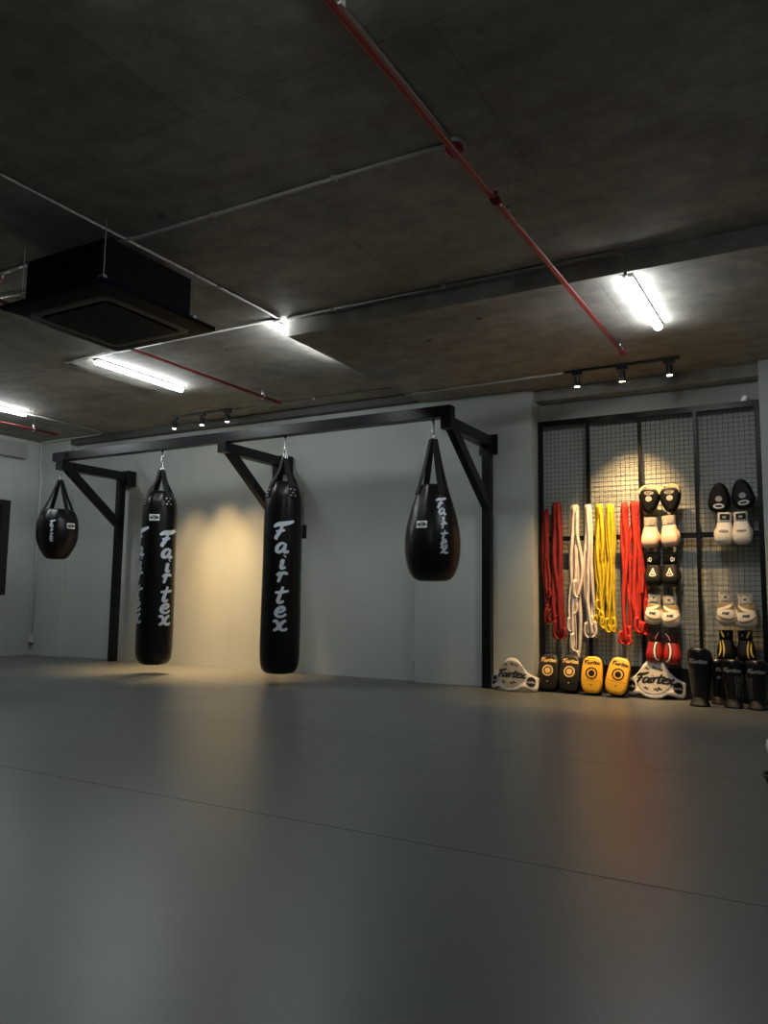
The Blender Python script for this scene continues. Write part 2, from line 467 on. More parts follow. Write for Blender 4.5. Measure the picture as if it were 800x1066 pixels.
bm = bmesh.new()                                                    # back wall with the alcove at its right
box(bm, XL-.2, -3.62, YB, YB+.3, 0, CZ)
box(bm, -3.62, XR+.2, 7.22, YB+.3, 0, CZ)
tag(obj('wall_back', bm, 'wall', smooth=False), kind='structure')
bm = bmesh.new(); box(bm, -3.62, -2.40, 6.98, 7.25, 0, SZ)            # painted column
tag(obj('trim_3', bm, 'wall', smooth=False, bevel=.004), kind='structure')
bm = bmesh.new(); box(bm, XL, -8.92, 7.0, 7.12, 0, CZ)
tag(obj('trim_4', bm, 'wall', smooth=False, bevel=.004), kind='structure')
bm = bmesh.new(); box(bm, -0.465, 0.15, 6.98, 7.25, 0, SZ)
tag(obj('trim_5', bm, 'wall', smooth=False, bevel=.004), kind='structure')
bm = bmesh.new(); box(bm, -2.40, -0.465, 7.05, 7.23, 2.69, SZ)       # header over the alcove
tag(obj('trim_6', bm, 'concrete', smooth=False, bevel=.004), kind='structure')
bm = bmesh.new(); box(bm, -8.92, -3.62, 7.00, 7.11, 2.835, 2.921)      # dark strip along the top of the long wall
tag(obj('trim_7', bm, 'strip_dark', smooth=False, bevel=.004), kind='structure')
# left wall with window opening
wy0, wy1, wz0, wz1 = 5.2, 6.60, 0.80, 2.06
bm = bmesh.new()
box(bm, XL-.25, XL, YF-.2, wy0, 0, CZ); box(bm, XL-.25, XL, wy1, YB+.1, 0, CZ)
box(bm, XL-.25, XL, wy0, wy1, 0, wz0); box(bm, XL-.25, XL, wy0, wy1, wz1, CZ)
tag(obj('wall_left', bm, 'wall', smooth=False), kind='structure')
bm = bmesh.new(); box(bm, XL, XL+.10, 4.4, 6.72, 2.64, 2.845)
tag(obj('trim_8', bm, 'wall_dark', smooth=False, bevel=.004), kind='structure')
w = empty('window_1', (XL-.02, (wy0+wy1)/2, wz0)); tag(w, kind='structure')
bm = bmesh.new(); hw = (wy1-wy0)/2; hh = wz1-wz0
box(bm, -.06, .03, -hw, hw, 0, .07); box(bm, -.06, .03, -hw, hw, hh-.07, hh)
for a, b in ((-hw, -hw+.07), (hw-.07, hw), (-.03, .03)): box(bm, -.06, .03, a, b, .07, hh-.07)
box(bm, -.05, .045, hw-.13, hw-.075, .05, hh-.05)
obj('window_frame', bm, 'winframe', w, smooth=False)
bm = bmesh.new(); box(bm, -.03, -.02, -hw+.05, hw-.05, .05, hh-.05)
obj('window_pane', bm, 'glass', w, smooth=False)
bm = bmesh.new(); box(bm, XR, XR+.2, YF-.2, 7.4, 0, CZ)
tag(obj('wall_right', bm, 'wall', smooth=False), kind='structure')
bm = bmesh.new(); box(bm, XL-.2, XR+.2, YF-.2, YF, 0, CZ)
tag(obj('wall_front', bm, 'wall', smooth=False), kind='structure')

# ------------------------------------------------------------------ steel frame for the bags
BY0, BY1 = 6.0, 6.10
BZ0, BZ1 = 2.375, 2.475
fr = empty('bag_frame', (-5.38, 6.95, 0), label='long black steel wall frame carrying the row of punching bags', cat='frame')
fo = Vector((-5.38, 6.95, 0))
def fobj(name, bm, **k):
    for v in bm.verts: v.co -= fo
    return obj(name, bm, 'steel', fr, smooth=False, bevel=.004, **k)
bm = bmesh.new(); box(bm, -7.95, -2.79, BY0, BY1, BZ0, BZ1); box(bm, -7.955, -7.95, BY0-.002, BY1+.002, BZ0-.002, BZ1+.002); fobj('beam', bm)
ARMS = [(-7.89, -7.78), (-5.40, -5.29), (-2.885, -2.785)]
for i, (a, b) in enumerate(ARMS):
    bm = bmesh.new(); box(bm, a, b, BY0, 6.99, BZ0-.105, BZ0-.001); fobj('arm', bm)
    ax = (a+b)/2; ph = .043 if i != 1 else .043
    bm = bmesh.new(); box(bm, ax-ph, ax+ph, 6.90, 6.985, 0, BZ0-.106); fobj('post', bm)
    bm = bmesh.new()
    d = Vector((0, 6.93-6.10, 1.68-2.30)); L = d.length
    p0 = Vector((ax, 6.13, 2.295)); ang = math.atan2(d.z, d.y)
    T = Matrix.Translation(p0) @ Matrix.Rotation(ang, 4, 'X')
    box(bm, -.036, .036, -.02, L, -.048, .048, T=T); fobj('brace', bm)
    yb = 6.98 if i == 2 else 7.10
    bm = bmesh.new(); box(bm, ax-.095, ax+.095, 6.96, yb, 2.20, 2.395)
    fobj('wall_plate', bm)
    if i != 2:
        pass

# ------------------------------------------------------------------ punching bags
def chain(parent, z0, z1):
    """hook + links between z0 (top) and z1 in the local frame, sub-parts of the hanger"""
    bm = bmesh.new()
    torus(bm, (0, 0, z0-.012), .016, .0055, 'x', n=14)
    L = z0-z1-.03
    nl = 3; h = L/nl
    for i in range(nl):
        c = z0-.03-h*(i+.5)
        torus(bm, (0, 0, c), h*0.5, .0058, 'y' if i % 2 == 0 else 'x', n=16, sx=0.45 if i % 2 == 0 else .45, sz=1.08)
    torus(bm, (0.012, 0, z1-.004), .020, .0045, 'y', n=14)
    torus(bm, (-.012, 0, z1-.004), .020, .0045, 'y', n=14)
    return obj('hanging_chain', bm, 'chrome', parent)

def make_bag(name, x, ztop, prof, strap_top, strap_foot, label, cat, texts, patches, face_off=0.0, rivets=True, strapw=.060, tail=False, nstraps=4, s0=.50):
    """prof [(r,z)] in absolute z from top to bottom."""
    y = 6.05
    base = prof[-1][1]
    root = empty(name, (x, y, base), label=label, cat=cat)
    P = [(r, z-base) for r, z in prof]
    P = [(v.x, v.y) for v in catmull([Vector(p) for p in P], 5)]
    def rad(z):
        for (r0, z0), (r1, z1) in zip(P, P[1:]):
            if (z0 >= z >= z1): return r0 + (r1-r0)*((z0-z)/(z0-z1+1e-9))
        return P[0][0]
    H = P[0][1]
    cam = math.atan2(0-y, 0-x)
    def fn(r, z, a):
        t = max(0, min(1, (z-(H-.30))/.30))
        return r*(1 + t*.035*math.sin(8*a+.5)*(.4+t) + .012*mnoise.noise(Vector((math.cos(a)*2, math.sin(a)*2, z*3+x))))
    bm = bmesh.new(); lathe(bm, P, 48, fn=fn)
    obj('bag_body', bm, 'vinyl', root)
    # seams
    bm = bmesh.new()
    for k in range(2):
        a = cam + PI*0.12 + k*PI
        pts = [((fn(r, z, a)+.0005)*math.cos(a), (fn(r, z, a)+.0005)*math.sin(a), z) for r, z in P[3:-4]]
        tube(bm, pts, .0028, 5)
    obj('seam_welt', bm, 'webbing', root)
    st = strap_top-base; sf = strap_foot-base
    for k in range(nstraps):
        a = cam + s0 + k*2*PI/nstraps
        ca, sa = math.cos(a), math.sin(a); tn = Vector((-sa, ca, 0)); out = Vector((ca, sa, 0))
        rf = rad(sf)
        path = [(out*0.026, st), (out*.034, st-.03), (out*(.022+(rad(H-.01)*1.0-.022)*.55), (st+H)/2-.01), (out*(rad(H-.02)+.004), H+.005), (out*(rad(H-.05)+.008), H-.05), (out*(rf+.007), sf)]
        path = catmull([p+Vector((0, 0, z)) for p, z in path], 4)
        bm = bmesh.new(); rings = []
        for i, p in enumerate(path):
            t = i/(len(path)-1); w = strapw*(.8+.2*min(1, t*1.6))/2
            q = (path[min(i+1, len(path)-1)]-path[max(i-1, 0)]).normalized(); nn = q.cross(tn).normalized()
            th = .0025
            rings.append([p+tn*w+nn*th, p-tn*w+nn*th, p-tn*w-nn*th, p+tn*w-nn*th])
        loft(bm, rings); s = obj('strap', bm, 'webbing', root, smooth=False)
        if rivets:
            bm = bmesh.new()
            for du, dv in ((-1, 1), (1, 1), (0, 0), (-1, -1), (1, -1)):
                z = sf+.045+dv*.030; aa = a + du*strapw*.36/max(rad(z), .05)
                r = rad(z)+.014 
                c = Vector((r*math.cos(aa), r*math.sin(aa), z))
                o2 = Vector((math.cos(aa), math.sin(aa), 0)); u, v = frame_axes(o2)
                tube(bm, [c-o2*.008, c+o2*.002], .0068, 8)
            obj('rivets', bm, 'rivet', s)
    def surf(phi0, z0, off=.004):
        def f(u, v):
            z = z0-base+v; r = rad(z)
            a = cam + phi0 + u/max(r, .05); r = fn(r, z, a)+off
            return Vector((r*math.cos(a), r*math.sin(a), z))
        return f
    for phi, z0, h, w, pit in texts:
        bm = bmesh.new(); word(bm, 'Fairtex', surf(phi, z0), h, w, stacked=True, pitch=pit)
        obj('logo', bm, 'print', root)
    for phi, z0, s in patches:
        bm = bmesh.new(); f = surf(phi, z0, .0045); f2 = surf(phi, z0, .006)
        quadgrid(bm, f, -s*.6, s*.6, -s*.38, s*.38)
        disc(bm, f2, 0, 0, s*.46, s*.24, mi=1, r0=.72, rings=1)
        word(bm, 'airtex', lambda u, v: f2(u, v-s*.10), s*.26, .28, mi=1)
        obj('label_patch', bm, ['patch', 'blackprint'], root)
    # hanger
    bm = bmesh.new()
    lathe(bm, [(.012, BZ0-base), (.012, BZ0-.02-base), (.006, BZ0-.03-base)], 12)
    obj('hanging_bolt', bm, 'blackplastic', root)
    chain(root, BZ0-.022-base, st+.012)
    if tail:
        a = cam+1.72
        bm = bmesh.new(); r = rad(H-.25)
        d = Vector((math.cos(a), math.sin(a), 0)); t = Vector((-math.sin(a), math.cos(a), 0))
        pts = [(d*(r+.006)+Vector((0, 0, H-.10))), (d*(r+.012)+Vector((0, 0, H-.25))), (d*(r+.016)+Vector((0, 0, H-.36)))]
        tube(bm, pts, .004, 6); s = obj('pull_cord', bm, 'webbing', root)
        bm = bmesh.new(); tube(bm, [d*(r+.016)+Vector((0, 0, H-.36)), d*(r+.020)+Vector((0, 0, H-.42))], .009, 8); obj('cord_clasp', bm, 'chrome', s)
        bm = bmesh.new(); p = d*(r+.028)+Vector((0, 0, H-.48))
        box(bm, -.018, .018, -.012, .012, -.065, .065, T=Matrix.Translation(p)); obj('cord_tag', bm, 'webbing', s, smooth=False)
    return root

make_bag('round_punching_bag', -7.85, 0,
         [(.10, 1.800), (.150, 1.795), (.185, 1.755), (.215, 1.680), (.2285, 1.60), (.231, 1.53), (.225, 1.45), (.200, 1.37), (.158, 1.29), (.118, 1.238), (.08, 1.222), (.002, 1.220)],
         2.150, 1.72, 'small round black punching bag hanging at the far left end of the frame', 'punching bag',
         [(-.28, 1.655, .052, .20, .72)], [(.66, 1.60, .085)], rivets=False, strapw=.05)
tall = [(.060, 1.925), (.112, 1.905), (.150, 1.850), (.170, 1.785), (.180, 1.68), (.183, 1.5), (.184, 1.2), (.186, .9), (.188, .6), (.188, .32), (.182, .20), (.160, .135), (.11, .103), (.002, .100)]
make_bag('long_punching_bag', -6.215, 0, tall, 2.150, 1.755,
         'long black punching bag with white lettering down both sides, left of the warm wall glow', 'punching bag',
         [(.50, 1.49, .158, .19, 1.0), (-1.22, 1.51, .158, .19, 1.0)], [(-.30, 1.625, .088)])
make_bag('long_punching_bag', -4.575, 0, [(r, z+.0) for r, z in tall], 2.150, 1.755,
         'long black punching bag in front of the middle brace, one white lettering column facing forward', 'punching bag',
         [(-.05, 1.515, .155, .175, 1.06)], [], tail=True)
make_bag('teardrop_punching_bag', -2.975, 0,
         [(.085, 1.790), (.112, 1.785), (.135, 1.74), (.170, 1.64), (.204, 1.52), (.229, 1.40), (.239, 1.29), (.236, 1.19), (.216, 1.09), (.18, 1.01), (.12, .968), (.002, .962)],
         2.195, 1.70, 'teardrop shaped black punching bag beside the right post of the frame', 'punching bag',
         [(.40, 1.66, .085, .19, .88)], [(-.42, 1.432, .078)], rivets=False, strapw=.06)

# ------------------------------------------------------------------ ceiling services
def conduit(name, pts, r, m, label, cat='conduit', group=None, clips=None):
    P = [Vector(p) for p in pts]
    root = empty(name, P[0], label=label, cat=cat, group=group)
    bm = bmesh.new(); tube(bm, [p-P[0] for p in P], r, 10)
    obj('pipe', bm, m, root)
    if clips:
        for c in clips:
            c = Vector(c)-P[0]
            bm = bmesh.new(); box(bm, c.x-.014, c.x+.014, c.y-.014, c.y+.014, c.z-r*1.3, c.z+r*1.5)
            obj('clip', bm, m, root, smooth=False)
    return root
CR = .0105; zc = CZ-CR-.001; zs = SZ-CR-.001
conduit('conduit', [(-3.80, 3.07, zc), (-3.62, 3.085, zc), (-3.48, 3.12, zc), (-1.50, 3.12, zc)], CR, 'conduit',
        'thin pale conduit across the ceiling from the air conditioner to the red smoke detector', clips=[(-2.1, 3.12, zc), (-2.9, 3.12, zc)])
conduit('conduit', [(-3.56, -1.5, zc), (-3.56, 4.57, zc)], CR, 'conduit',
        'pale conduit running over the air conditioner towards the hidden tube light', clips=[(-3.56, 2.0, zc), (-3.56, 3.9, zc)])
conduit('conduit', [(-3.50, 4.62, zc), (-1.14, 4.62, zc), (-1.06, 4.625, zc-.004), (-1.02, 4.64, zc-.03), (-1.015, 4.665, zc-.06), (-1.015, 4.68, SZ-.02), (-1.015, 4.71, SZ-.022)], CR, 'conduit',
        'pale conduit along the edge of the lower slab, bending down to the right tube light', clips=[(-3.1, 4.62, zc), (-2.2, 4.62, zc), (-1.4, 4.62, zc)])
conduit('conduit', [(-6.0, 4.60, zc), (-3.56, 4.60, zc)], CR, 'conduit',
        'pale conduit crossing behind the air conditioner to the slab edge')
conduit('conduit', [(-5.99, 4.64, zc), (-5.99, 5.70, zc)], CR*.8, 'conduit',
        'short pale conduit parallel to the tube light behind the air conditioner')
conduit('conduit', [(-1.405, -1.5, zc), (-1.445, 3.06, zc)], CR, 'conduit',
        'pale conduit beside the long red pipe, ending at the red smoke detector', clips=[(-1.437, 2.15, zc)])
conduit('conduit', [(-5.78, 6.70, zc), (-3.70, 6.70, zc)], CR, 'conduit',
        'pale conduit on the ceiling leading right from the left track light', clips=[(-4.7, 6.70, zc)])
conduit('conduit', [(-3.55, 6.62, zs), (-3.45, 6.585, zs), (-1.98, 6.575, zs)], CR, 'conduit',
        'pale conduit under the lower slab leading to the right track light')
conduit('conduit', [(-8.1, 5.75, zc), (-8.13, 6.8, zc), (-8.22, 6.92, zc), (-8.45, 6.94, zc), (-9.44, 6.965, zc), (-9.49, 6.97, zc-.03), (-9.49, 6.975, 2.55), (-9.455, 6.975, 2.45), (-9.46, 6.98, .28)], CR, 'whiteplastic',
        'pale conduit from the far left tube light running down the corner to the wall socket')

def redpipe(x, y0, y1, z, label, hangers, coll=None):
    root = empty('red_pipe', (x, y0, z), label=label, cat='pipe')
    r = .0165
    bm = bmesh.new(); tube(bm, [(0, 0, 0), (0, y1-y0, 0)], r, 14); 
    obj('pipe_run', bm, 'redpipe', root)
    bm = bmesh.new(); tube(bm, [(0, y1-y0-.03, 0), (0, y1-y0+.012, 0)], r+.006, 14); obj('end_cap', bm, 'redpipe', root)
    for c in coll or []:
        bm = bmesh.new(); tube(bm, [(0, c-.035-y0, 0), (0, c-.02-y0, 0), (0, c+.02-y0, 0), (0, c+.035-y0, 0)], r, 14, radii=[r+.003, r+.007, r+.007, r+.003])
        tube(bm, [(0, c-y0, 0), (0, c-y0, .045)], .012, 10)
        obj('coupling', bm, 'redpipe', root)
    for hy, ztop in hangers:
        bm = bmesh.new(); tube(bm, [(0, hy-y0, r), (0, hy-y0, ztop-z)], .003, 6)
        torus(bm, (0, hy-y0, 0), r+.003, .0028, 'y', n=18)
        box(bm, -.008, .008, hy-y0-.008, hy-y0+.008, r, r+.035)
        obj('hanger_rod', bm, 'galv', root)
    return root
redpipe(-1.335, -2.5, 6.00, 2.72, 'long red sprinkler pipe crossing the ceiling beside the smoke detector', [(1.0, CZ), (3.55, CZ), (5.92, SZ)], coll=[3.38])
redpipe(-4.63, 1.5, 6.00, 2.70, 'red sprinkler pipe passing behind the air conditioner', [(5.75, CZ), (3.0, CZ)], coll=[4.0])
redpipe(-7.94, 2.5, 6.02, 2.70, 'red sprinkler pipe at the far left, near the corner conduit', [(5.72, CZ), (3.0, CZ)])

def smoke_detector(x, y, label):
    root = empty('smoke_detector', (x, y, CZ), label=label, cat='smoke detector')
    bm = bmesh.new(); lathe(bm, [(.052, -.001), (.052, -.018), (.040, -.022)], 28); obj('mounting_base', bm, 'conduit', root)
    bm = bmesh.new(); lathe(bm, [(.043, -.022), (.045, -.045), (.036, -.060), (.018, -.068), (.004, -.070)], 28); obj('dome', bm, 'redpipe', root)
smoke_detector(-1.445, 3.14, 'round red smoke detector on a pale base beside the long red pipe')
smoke_detector(-4.75, 3.06, 'red smoke detector at the left edge beside the air conditioner')
conduit('conduit', [(-4.70, 3.06, zc), (-4.15, 3.06, zc)], CR*1.3, 'whiteplastic', 'short white conduit between the air conditioner and the red detector at the left edge')

# tube lights
def tube_light(x, y0, y1, z, label, seen=True):
    root = empty('tube_light', (x, (y0+y1)/2, z), label=label, cat='light', group=None)
    L = (y1-y0)/2
    bm = bmesh.new(); box(bm, -.030, .030, -L+.009, L-.009, -.0178, 0); obj('light_housing', bm, 'whiteplastic', root, smooth=False, bevel=.003)
    bm = bmesh.new()
    rings = []
    for yy in (-L+.012, L-.012):
        rings.append([(.028*math.cos(a), yy, -.026-.024*math.sin(a)) for a in [PI*k/10 for k in range(11)]] + [(-.028, yy, -.018), (.028, yy, -.018)])
    loft(bm, rings); obj('diffuser', bm, 'led', root)
    for s in (-1, 1):
        bm = bmesh.new(); box(bm, -.030, .030, s*(L-.004)-.004, s*(L-.004)+.004, -.022, 0)
        obj('end_cap', bm, 'whiteplastic', root, smooth=False, bevel=.002)
tube_light(-1.015, 4.74, 5.72, SZ-.001, 'glowing white tube light under the lower slab, above the gear rack')
tube_light(-3.65, 4.62, 5.66, CZ-.001, 'glowing tube light tucked behind the corner of the lower slab')
tube_light(-5.67, 4.66, 5.75, CZ-.001, 'glowing white tube light just beyond the air conditioner')
tube_light(-8.10, 4.66, 5.72, CZ-.001, 'glowing white tube light at the left edge of the ceiling')
tube_light(-1.22, .88, 1.90, CZ-.001, 'tube light on the ceiling just above the top of the photo')

# track lights
def track_light(x0, x1, y, z, heads, label, aims, power, cone, blend, sizes=None):
    xc = (x0+x1)/2
    root = empty('track_light', (xc, y, z), label=label, cat='track light')
    bm = bmesh.new(); box(bm, x0-xc, x1-xc, -.017, .017, -.020, -.001); obj('rail', bm, 'blackplastic', root, smooth=False, bevel=.002)
    for hx, aim, pw in zip(heads, aims, power):
        bm = bmesh.new(); box(bm, hx-xc-.045, hx-xc+.045, -.016, .016, -.045, -.020)
        lathe(bm, [(.006, -.045), (.006, -.062)], 10, c=(hx-xc, 0, 0))
        h = obj('spot_head', bm, 'blackplastic', root, smooth=False)
        p = Vector((hx-xc, 0, -.058))
        d = (Vector(aim)-Vector((hx, y, z-.06))).normalized()
        u, v = frame_axes(d)
        dd = (d + Vector((0, 0, -2.2))).normalized()   # the cans hang nearly upright
        bm = bmesh.new(); tube(bm, [p, p+dd*.004, p+dd*.085, p+dd*.09], .027, 18, radii=[.020, .027, .027, .0265]); c = obj('lamp_can', bm, 'blackplastic', h, sharp=30)
        bm = bmesh.new(); tube(bm, [p+dd*.0895, p+dd*.0915], .022, 18); obj('lens', bm, 'lens', h)
        l = bpy.data.lights.new('spot_lamp', 'SPOT'); l.energy = pw; l.color = (1.0, 0.62, 0.27)
        l.spot_size = cone; l.spot_blend = blend; l.shadow_soft_size = .03
        lo = bpy.data.objects.new('spot_lamp', l); COL.objects.link(lo); lo.parent = root
        lo.location = p+dd*.10; lo.rotation_euler = d.to_track_quat('-Z', 'Y').to_euler()
SP = 1.0
track_light(-6.72, -5.80, 6.66, CZ, [-6.67, -6.24, -5.86], 'black track light with three warm spots above the long punching bags',
            [(-6.70, 6.54, 0.0), (-6.12, 6.60, 0.0), (-5.72, 6.55, 0.0)], [64, 96, 62], math.radians(60), 1.0)
track_light(-1.96, -1.01, 6.57, SZ, [-1.85, -1.47, -1.09], 'black track light with three warm spots above the gear rack',
            [(-2.00, 6.80, 0), (-1.62, 7.80, 0), (-1.02, 6.75, 0)], [46, 50, 26], math.radians(62), 1.0)

# ------------------------------------------------------------------ air conditioner
ac = empty('air_conditioner', (-3.95, 3.35, 2.42), label='square black ceiling cassette air conditioner hanging from the ceiling at upper left', cat='air conditioner')
AZ = 2.50; cx, cy = -3.842, 3.262
S = .455
def A(bm, name, m, **k):
    for v in bm.verts: v.co -= Vector((-3.95, 3.35, 2.42))
    return obj(name, bm, m, ac, **k)
def rrect(s, r, n=6, cx=0, cy=0, sy=None):
    sy = sy or s; out = []
    for qx, qy, a0 in ((1, 1, 0), (-1, 1, PI/2), (-1, -1, PI), (1, -1, 1.5*PI)):
        for k in range(n+1):
            a = a0+PI/2*k/n
            out.append((cx+qx*(s-r)+r*math.cos(a), cy+qy*(sy-r)+r*math.sin(a)))
    return out
bm = bmesh.new(); box(bm, cx-.375, cx+.335, cy-.34, cy+.335, AZ+.03, 2.835); A(bm, 'casing', 'acbox', smooth=False, bevel=.004)
bm = bmesh.new()
loft(bm, [[(x, y, z) for x, y in rrect(s, r, 6, cx, cy)] for s, r, z in ((S-.02, .02, AZ+.032), (S, .015, AZ+.03), (S, .015, AZ+.012), (S-.006, .02, AZ+.004), (S-.09, .06, AZ-.012))], cap=True)
A(bm, 'panel', 'acpanel', sharp=25)
bm = bmesh.new()       # air outlet ring
ro = rrect(S-.105, .07, 6, cx, cy); ri = rrect(S-.165, .05, 6, cx, cy)
loft(bm, [[(x, y, AZ-.0122) for x, y in ro], [(x, y, AZ-.018) for x, y in rrect(S-.12, .065, 6, cx, cy)], [(x, y, AZ-.018) for x, y in rrect(S-.150, .055, 6, cx, cy)], [(x, y, AZ-.0122) for x, y in ri]], cap=False)
A(bm, 'outlet_ring', 'acslot', sharp=25)
bm = bmesh.new(); g = S-.17
loft(bm, [[(x, y, z) for x, y in rrect(s, .012, 4, cx, cy)] for s, z in ((g, AZ-.0122), (g, AZ-.022), (g-.01, AZ-.024))])
A(bm, 'intake_grille', 'acpanel', smooth=False)
for sx in (-1, 1):
    for sy in (-1, 1):
        bm = bmesh.new(); X = cx+sx*(.36)-.02; Y = cy+sy*(.36)
        tube(bm, [(X, Y, AZ+.06), (X, Y, CZ)], .004, 8); box(bm, X-.03, X+.012, Y-.015, Y+.015, AZ+.085, AZ+.10)
        A(bm, 'hanger_rod', 'galv', smooth=False)
bm = bmesh.new(); tube(bm, [(cx-S+.12, cy-.1, 2.80), (cx-S-.35, cy-.08, 2.82), (cx-S-.75, cy-.08, 2.84)], .02, 10); A(bm, 'drain_pipe', 'whiteplastic')

# ------------------------------------------------------------------ wall sockets
def socket(x, y, z, label, w=.075, h=.12, d=.045, spout=True):
    root = empty('wall_socket', (x, y, z), label=label, cat='socket')
    bm = bmesh.new(); box(bm, -w/2, w/2, -d, 0, -h/2, h/2); obj('socket_box', bm, 'whiteplastic', root, smooth=False, bevel=.006)
    bm = bmesh.new()
    for s in (-.4, .25):
        box(bm, -.004-.012, -.012+.004, -d-.0015, -d, s*h-.008, s*h+.008); box(bm, .008, .016, -d-.0015, -d, s*h-.008, s*h+.008)
    obj('socket_holes', bm, 'blackprint', root, smooth=False)
    return root
s = socket(-9.46, 6.998, .225, 'white socket box at the foot of the corner conduit')
bm = bmesh.new(); tube(bm, [(0, -.03, -.06), (0, -.03, -.10)], .014, 10, radii=[.022, .004]); obj('plug', bm, 'acslot', s)
socket(-3.665, 7.098, .245, 'white wall socket low beside the grey column edge')

# ------------------------------------------------------------------ gear rack
YM = 7.13
rx0, rx1 = -2.385, -0.475
rz0, rz1 = .255, 2.505
rack = empty('mesh_rack', ((rx0+rx1)/2, YM, 0), label='tall black wire mesh rack fixed in the wall alcove, holding the training gear', cat='rack')
ro_ = Vector(((rx0+rx1)/2, YM, 0))
def rk(bm, name, m, **k):
    for v in bm.verts: v.co -= ro_
    return obj(name, bm, m, rack, smooth=False, **k)
t = .017
mids = [rx0 + (rx1-rx0)*k/4 for k in (1, 2, 3)]
mids = [-1.915, -1.452, -0.985]
bm = bmesh.new(); box(bm, rx0, rx1, YM-t, YM+t, rz1-.05, rz1); rk(bm, 'top_rail', 'steel')
bm = bmesh.new(); box(bm, rx0, rx1, YM-t, YM+t, 1.385-.022, 1.385+.022); rk(bm, 'middle_rail', 'steel')
bm = bmesh.new(); box(bm, rx0, rx1, YM-t, YM+t, rz0-.06, rz0); rk(bm, 'bottom_rail', 'steel')
for x in (rx0+.02, mids[0], mids[1], mids[2], rx1-.02):
    w_ = .02 if x in (rx0+.02, rx1-.02) else .015
    bm = bmesh.new(); box(bm, x-w_, x+w_, YM-t-.001, YM+t-.004, 0, rz1-.003); rk(bm, 'upright', 'steel')
bm = bmesh.new(); box(bm, rx0, rx1, YM+t, YM+t+.02, 0, rz0-.02); rk(bm, 'dark_base_panel', 'blackplastic')  # dark panel from the bottom rail down to the floor
for x in (-2.245, -.59):
    bm = bmesh.new(); box(bm, x-.02, x+.02, YM+.005, 7.218, rz1, rz1+.045); box(bm, x-.010, x+.010, YM+.003, YM+.005, rz1+.012, rz1+.032, mi=0)
    rk(bm, 'wall_bracket', 'galv')
cols = [(rx0+.04, mids[0]-.015), (mids[0]+.015, mids[1]-.015), (mids[1]+.015, mids[2]-.015), (mids[2]+.015, rx1-.04)]
def wirev(bm, x, z0, z1, r=.0023):
    tube(bm, [(x, YM+.002, z0), (x, YM+.002, z1)], r, 4, cap=False)
def wireh(bm, z, x0, x1, r=.0023):
    tube(bm, [(x0, YM-.001, z), (x1, YM-.001, z)], r, 4, cap=False)
for (a, b) in cols:
    for z0, z1 in ((rz0, 1.363), (1.407, rz1-.05)):
        bm = bmesh.new(); n = 11
        for k in range(1, n): wirev(bm, a+(b-a)*k/n, z0, z1)
        m_ = round((z1-z0)/.041)
        for k in range(1, m_): wireh(bm, z0+(z1-z0)*k/m_, a, b)
        rk(bm, 'wire_mesh', 'wire')
def hook(x, z, L=.05):
    bm = bmesh.new(); tube(bm, [(x, YM, z), (x, YM-.02, z-.008), (x, YM-L, z-.006), (x, YM-L-.008, z+.012)], .0028, 6)
    rk(bm, 'wire_hook', 'galv')

# ------------------------------------------------------------------ hand wraps
def wrap(x, ztop, zbot, wtop, wmid, m, label, group=None, n=6, seed=1, tangle=.3, drift=0.0):
    rnd = random.Random(seed)
    y = YM-.045
    root_z = zbot
    bm = bmesh.new()
    for i in range(n):
        s = (i/(n-1)-.5)*2 if n > 1 else 0
        zb = zbot + (rnd.random()**2)*(ztop-zbot)*tangle*(1 if i not in (1, n-2) else 0)
        yy = -.004*rnd.random()-.006*(i % 3)
        K = 26; path = []; ph = rnd.random()*6; wob = .006+.007*rnd.random(); tw0 = rnd.uniform(-.3, .3); tw1 = rnd.uniform(-.9, .9)
        for k in range(K+1):
            t = k/K; z = ztop-zbot - t*(ztop-zb)
            spread = wtop/2 + (wmid-wtop)/2*min(1, t*1.8)
            if t > .75: spread *= 1-(t-.75)*1.6
            xx = s*spread*.72 + wob*math.sin(ph+t*7+i)*min(1, t*3)*(1+t) + drift*t*t*(.6+.4*s)
            path.append((Vector((xx, yy+.004*math.sin(ph*2+t*9), z)), tw0+(tw1-tw0)*t+.5*math.sin(t*5+ph)*t, t))
        # curled end
        rings = []; W = wtop*.66 + .010*rnd.random()
        for (p, tw, t) in path:
            ww = W*(1-.25*t*rnd.random())*.5
            if t < .04: ww *= .55+ t*11
            d = Vector((math.cos(tw), .45*math.sin(tw), .0)); nn = Vector((0, -1, 0))*.0012
            rings.append([p-d*ww, p+nn*1.5, p+d*ww, p-nn])
        loft(bm, rings)
        if rnd.random() < .7:   # a loop of spare strap coming back up
            rings = []; p0 = path[-1][0]; hgt = .05+.12*rnd.random(); sg = rnd.choice((-1, 1))
            for k in range(12):
                t = k/11
                p = p0 + Vector((sg*(.020*math.sin(t*PI)+.016*t), -.006-.004*t, hgt*(t**1.3)-.018*math.sin(t*PI)))
                ww = W*.4; rings.append([p+Vector((-ww, 0, 0)), p+Vector((0, -.004, 0)), p+Vector((ww, 0, .004)), p+Vector((0, .002, 0))])
            loft(bm, rings)
    o = obj('hand_wrap', bm, m, smooth=True); o.location = (x, y, root_z)
    tag(o, label, 'hand wrap', group)
    hook(x, ztop+.004-.014, .055)
    return o
def PX(px):  # hook spacing along the rack measured on the rack itself
    return px
wrap(-2.315, 1.665, .60, .044, .075, 'wrapred', 'dark red hand wrap hanging leftmost on the rack, next to the grey column', n=5, seed=3, drift=.03)
wrap(-2.205, 1.722, .47, .060, .115, 'wrapred', 'wide dark red hand wrap hanging second from the left on the rack', n=7, seed=4, drift=.015)
